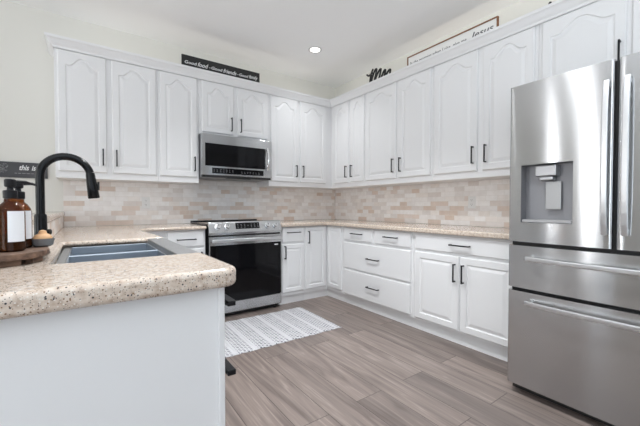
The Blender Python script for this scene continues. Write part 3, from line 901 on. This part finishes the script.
link('paddle', B(0.175, 0.250, YF + 0.044, YF + 0.054, 1.085, 1.240), M_RIM, ld, bevel=0.003)
link('drip_tray', B(DH[0] + 0.006, DH[1] - 0.006, YF + 0.002, YF + 0.0635, 1.0108, 1.028), M_LGREY, ld, bevel=0.003)

# ================================================================ rug
def rug():
    bm = bmesh.new()
    x0, x1, y0, y1, t = -0.63, 0.63, -0.362, 0.362, 0.009
    NX, NY = 60, 34
    rnd = random.Random(3)
    ex = [[rnd.uniform(-0.004, 0.004) for _ in range(NY + 1)] for _ in range(2)]
    ey = [[rnd.uniform(-0.003, 0.003) + 0.004 * math.sin(i * 0.9) for i in range(NX + 1)] for _ in range(2)]
    top = []
    for j in range(NY + 1):
        row = []
        for i in range(NX + 1):
            x = x0 + (x1 - x0) * i / NX; y = y0 + (y1 - y0) * j / NY
            if i in (0, NX): x += ex[i > 0][j]
            if j in (0, NY): y += ey[j > 0][i]
            edge = i in (0, NX) or j in (0, NY)
            z = 0.004 if edge else t + 0.0008 * math.sin(i * 2.1) + rnd.uniform(-0.0006, 0.0006)
            row.append(bm.verts.new((x, y, z)))
        top.append(row)
    for j in range(NY):
        for i in range(NX): bm.faces.new((top[j][i], top[j][i + 1], top[j + 1][i + 1], top[j + 1][i]))
    ring = [top[0][i] for i in range(NX + 1)] + [top[j][NX] for j in range(1, NY + 1)] + [top[NY][i] for i in range(NX - 1, -1, -1)] + [top[j][0] for j in range(NY - 1, 0, -1)]
    low = [bm.verts.new((v.co.x, v.co.y, 0.0006)) for v in ring]
    n = len(ring)
    for i in range(n): bm.faces.new((ring[i], low[i], low[(i + 1) % n], ring[(i + 1) % n]))
    bm.faces.new(low)
    return bm
o = link('rug', rug(), M_RUG, None, (-1.742, -1.135, 0), math.radians(-1.2), smooth=True)
tag(o, 'white and grey woven rug on the wood floor before the oven range', 'rug')

# ================================================================ outlets
def outlet(loc, rotz, label):
    r = root('wall_outlet', label, 'outlet', loc, rotz, 'white wall outlets')
    p = link('cover_plate', B(-0.037, 0.037, -0.0055, 0, -0.058, 0.058), M_PLATE, r, bevel=0.002)
    for z in (-0.021, 0.021):
        s = link('socket', B(-0.016, 0.016, -0.0075, -0.0056, z - 0.015, z + 0.015), M_PLATE, r, bevel=0.001, seg=1)
        link('slots', boxes((-0.008, -0.006, -0.0079, -0.0076, z - 0.002, z + 0.008), (0.006, 0.008, -0.0079, -0.0076, z - 0.002, z + 0.008), (-0.002, 0.002, -0.0079, -0.0076, z - 0.010, z - 0.006)), M_DARK, s)
outlet((-2.490, -0.0095, 1.138), 0, 'white wall outlet on the back wall tile left of the range')
outlet((-0.0095, -2.110, 1.140), RIGHT, 'white wall outlet on the right wall tile near the refrigerator')

# ================================================================ signs
# black board on top of the cabinets
SB = root('wooden_sign', 'long black sign with white lettering on top of the back wall cabinets', 'sign', (-1.773, -0.30, 2.4405))
link('board', B(-0.423, 0.423, -0.008, 0.008, 0, 0.188), M_SIGNK, SB, bevel=0.001, seg=1)
x = -0.395
for s, size, sh, bd, wd, dz in (('Good', 0.042, 0.15, 0.0004, 0.118, 0), ('food', 0.062, 0.35, 0.0007, 0.108, -0.004), ('-', 0.042, 0, 0, 0.014, 0), ('Good', 0.042, 0.15, 0.0004, 0.118, 0), ('friends', 0.060, 0.35, 0.0007, 0.148, -0.004), ('-', 0.042, 0, 0, 0.014, 0), ('Good', 0.042, 0.15, 0.0004, 0.105, 0), ('family', 0.054, 0.35, 0.0006, 0.105, 0.002)):
    link('lettering', text_mesh(s, size, sh, bd, width=wd), M_WHITE, SB, (x, -0.0092, 0.104 + dz))
    x += wd + 0.009
# framed sign on the right cabinets; local x runs along the wall
SR = root('framed_sign', 'long cream sign in a thin brown frame on top of the right wall cabinets', 'sign', (-0.205, -1.966, 2.4405), RIGHT)
hw2, hh = 0.468, 0.231
link('face', B(-hw2 + 0.010, hw2 - 0.010, -0.004, 0.006, 0.010, hh - 0.010), M_CREAM, SR)
link('frame', boxes((-hw2, hw2, -0.012, 0.010, 0, 0.0098), (-hw2, hw2, -0.012, 0.010, hh - 0.0098, hh), (-hw2, -hw2 + 0.0098, -0.012, 0.010, 0.0099, hh - 0.0099), (hw2 - 0.0098, hw2, -0.012, 0.010, 0.0099, hh - 0.0099)), M_FRAME, SR)
link('lettering', text_mesh('In the morning when I rise  give me', 0.050, 0.2, 0.0, width=0.625), M_GREY, SR, (-0.435, -0.005, 0.136))
link('lettering', text_mesh('Jesus', 0.070, 0.25, 0.0006, width=0.205), M_GREY, SR, (0.225, -0.005, 0.138))
# black script cut-outs on the right cabinets
def script(name, label, loc, strokes, r, zs=0.93):
    bm = bmesh.new()
    for st in strokes:
        # smooth the polyline
        P = [Vector((p[0], 0, p[1])) for p in st]
        for _ in range(2):
            Q = [P[0]]
            for a, b in zip(P, P[1:]): Q += [a * 0.75 + b * 0.25, a * 0.25 + b * 0.75]
            Q.append(P[-1]); P = Q
        tube(P, r, 8, bm)
    for v in bm.verts: v.co.z = (v.co.z + r) * zs
    o = link(name, bm, M_SIGNK, None, (loc[0], loc[1], loc[2] + 0.0005), RIGHT, smooth=True)
    return tag(o, label, 'sign')
script('word_cutout', 'black script word cutout on the right wall cabinets near the corner', (-0.20, -0.893, 2.4405), [
    [(-0.02, 0.262), (0.005, 0.235), (0.035, 0.240), (0.07, 0.262)],
    [(0.085, 0.300), (0.060, 0.270), (0.035, 0.190), (0.02, 0.04), (0.03, 0.012), (0.055, 0.02)],
    [(0.04, 0.100), (0.075, 0.215), (0.120, 0.280), (0.145, 0.285), (0.135, 0.235), (0.100, 0.140), (0.075, 0.012)],
    [(0.085, 0.080), (0.135, 0.190), (0.195, 0.262), (0.215, 0.255), (0.195, 0.190), (0.160, 0.080), (0.165, 0.014), (0.20, 0.02)],
    [(0.19, 0.06), (0.225, 0.170), (0.270, 0.228), (0.285, 0.215), (0.255, 0.120), (0.235, 0.030), (0.26, 0.012)],
    [(0.25, 0.06), (0.295, 0.165), (0.345, 0.205), (0.360, 0.190), (0.330, 0.100), (0.310, 0.014), (0.36, 0.012), (0.39, 0.05)]], 0.0112)
script('scroll_ornament', 'black curled scroll ornament on the cabinet top near the refrigerator', (-0.20, -2.62, 2.4405), [
    [(0.02, 0.0095), (0.01, 0.08), (0.03, 0.120), (0.07, 0.134), (0.100, 0.128), (0.090, 0.110), (0.06, 0.11)],
    [(0.005, 0.02), (0.12, 0.08), (0.165, 0.12), (0.185, 0.165)],
    [(-0.02, 0.0095), (0.20, 0.0095)]], 0.009)

# charcoal sign on the back wall behind the faucet
SW = root('wall_sign', 'charcoal sign with white script and a heart of words, on the wall behind the faucet', 'sign', (-3.52, -0.002, 1.414))
link('board', B(-0.252, 0.252, -0.018, -0.0005, -0.066, 0.066), M_SIGNG, SW, bevel=0.001, seg=1)
bm = bmesh.new()
rnd = random.Random(11)
n = 0
while n < 150:      # heart filled with tiny word strokes
    u, v = rnd.uniform(-1.2, 1.2), rnd.uniform(-1.2, 1.25)
    if (u * u + v * v - 1) ** 3 - u * u * v ** 3 > 0: continue
    x = -0.052 + u * 0.046; z = 0.002 + v * 0.042
    wd = rnd.uniform(0.004, 0.010)
    box(bm, x - wd / 2, x + wd / 2, -0.0192, -0.0182, z - 0.0008, z + 0.0008); n += 1
link('heart', bm, M_GLYPH, SW)
link('lettering', text_mesh('this', 0.062, 0.30, 0.0011, width=0.064), M_WHITE, SW, (0.066, -0.0195, 0.000))
link('lettering', text_mesh('is', 0.062, 0.30, 0.0011, width=0.028), M_WHITE, SW, (0.146, -0.0195, 0.000))
bm = bmesh.new(); x = 0.035
while x < 0.225:
    wd = rnd.uniform(0.012, 0.026); box(bm, x, x + wd, -0.0192, -0.0182, -0.031, -0.027); x += wd + 0.006
link('small_print', bm, M_GLYPH, SW)
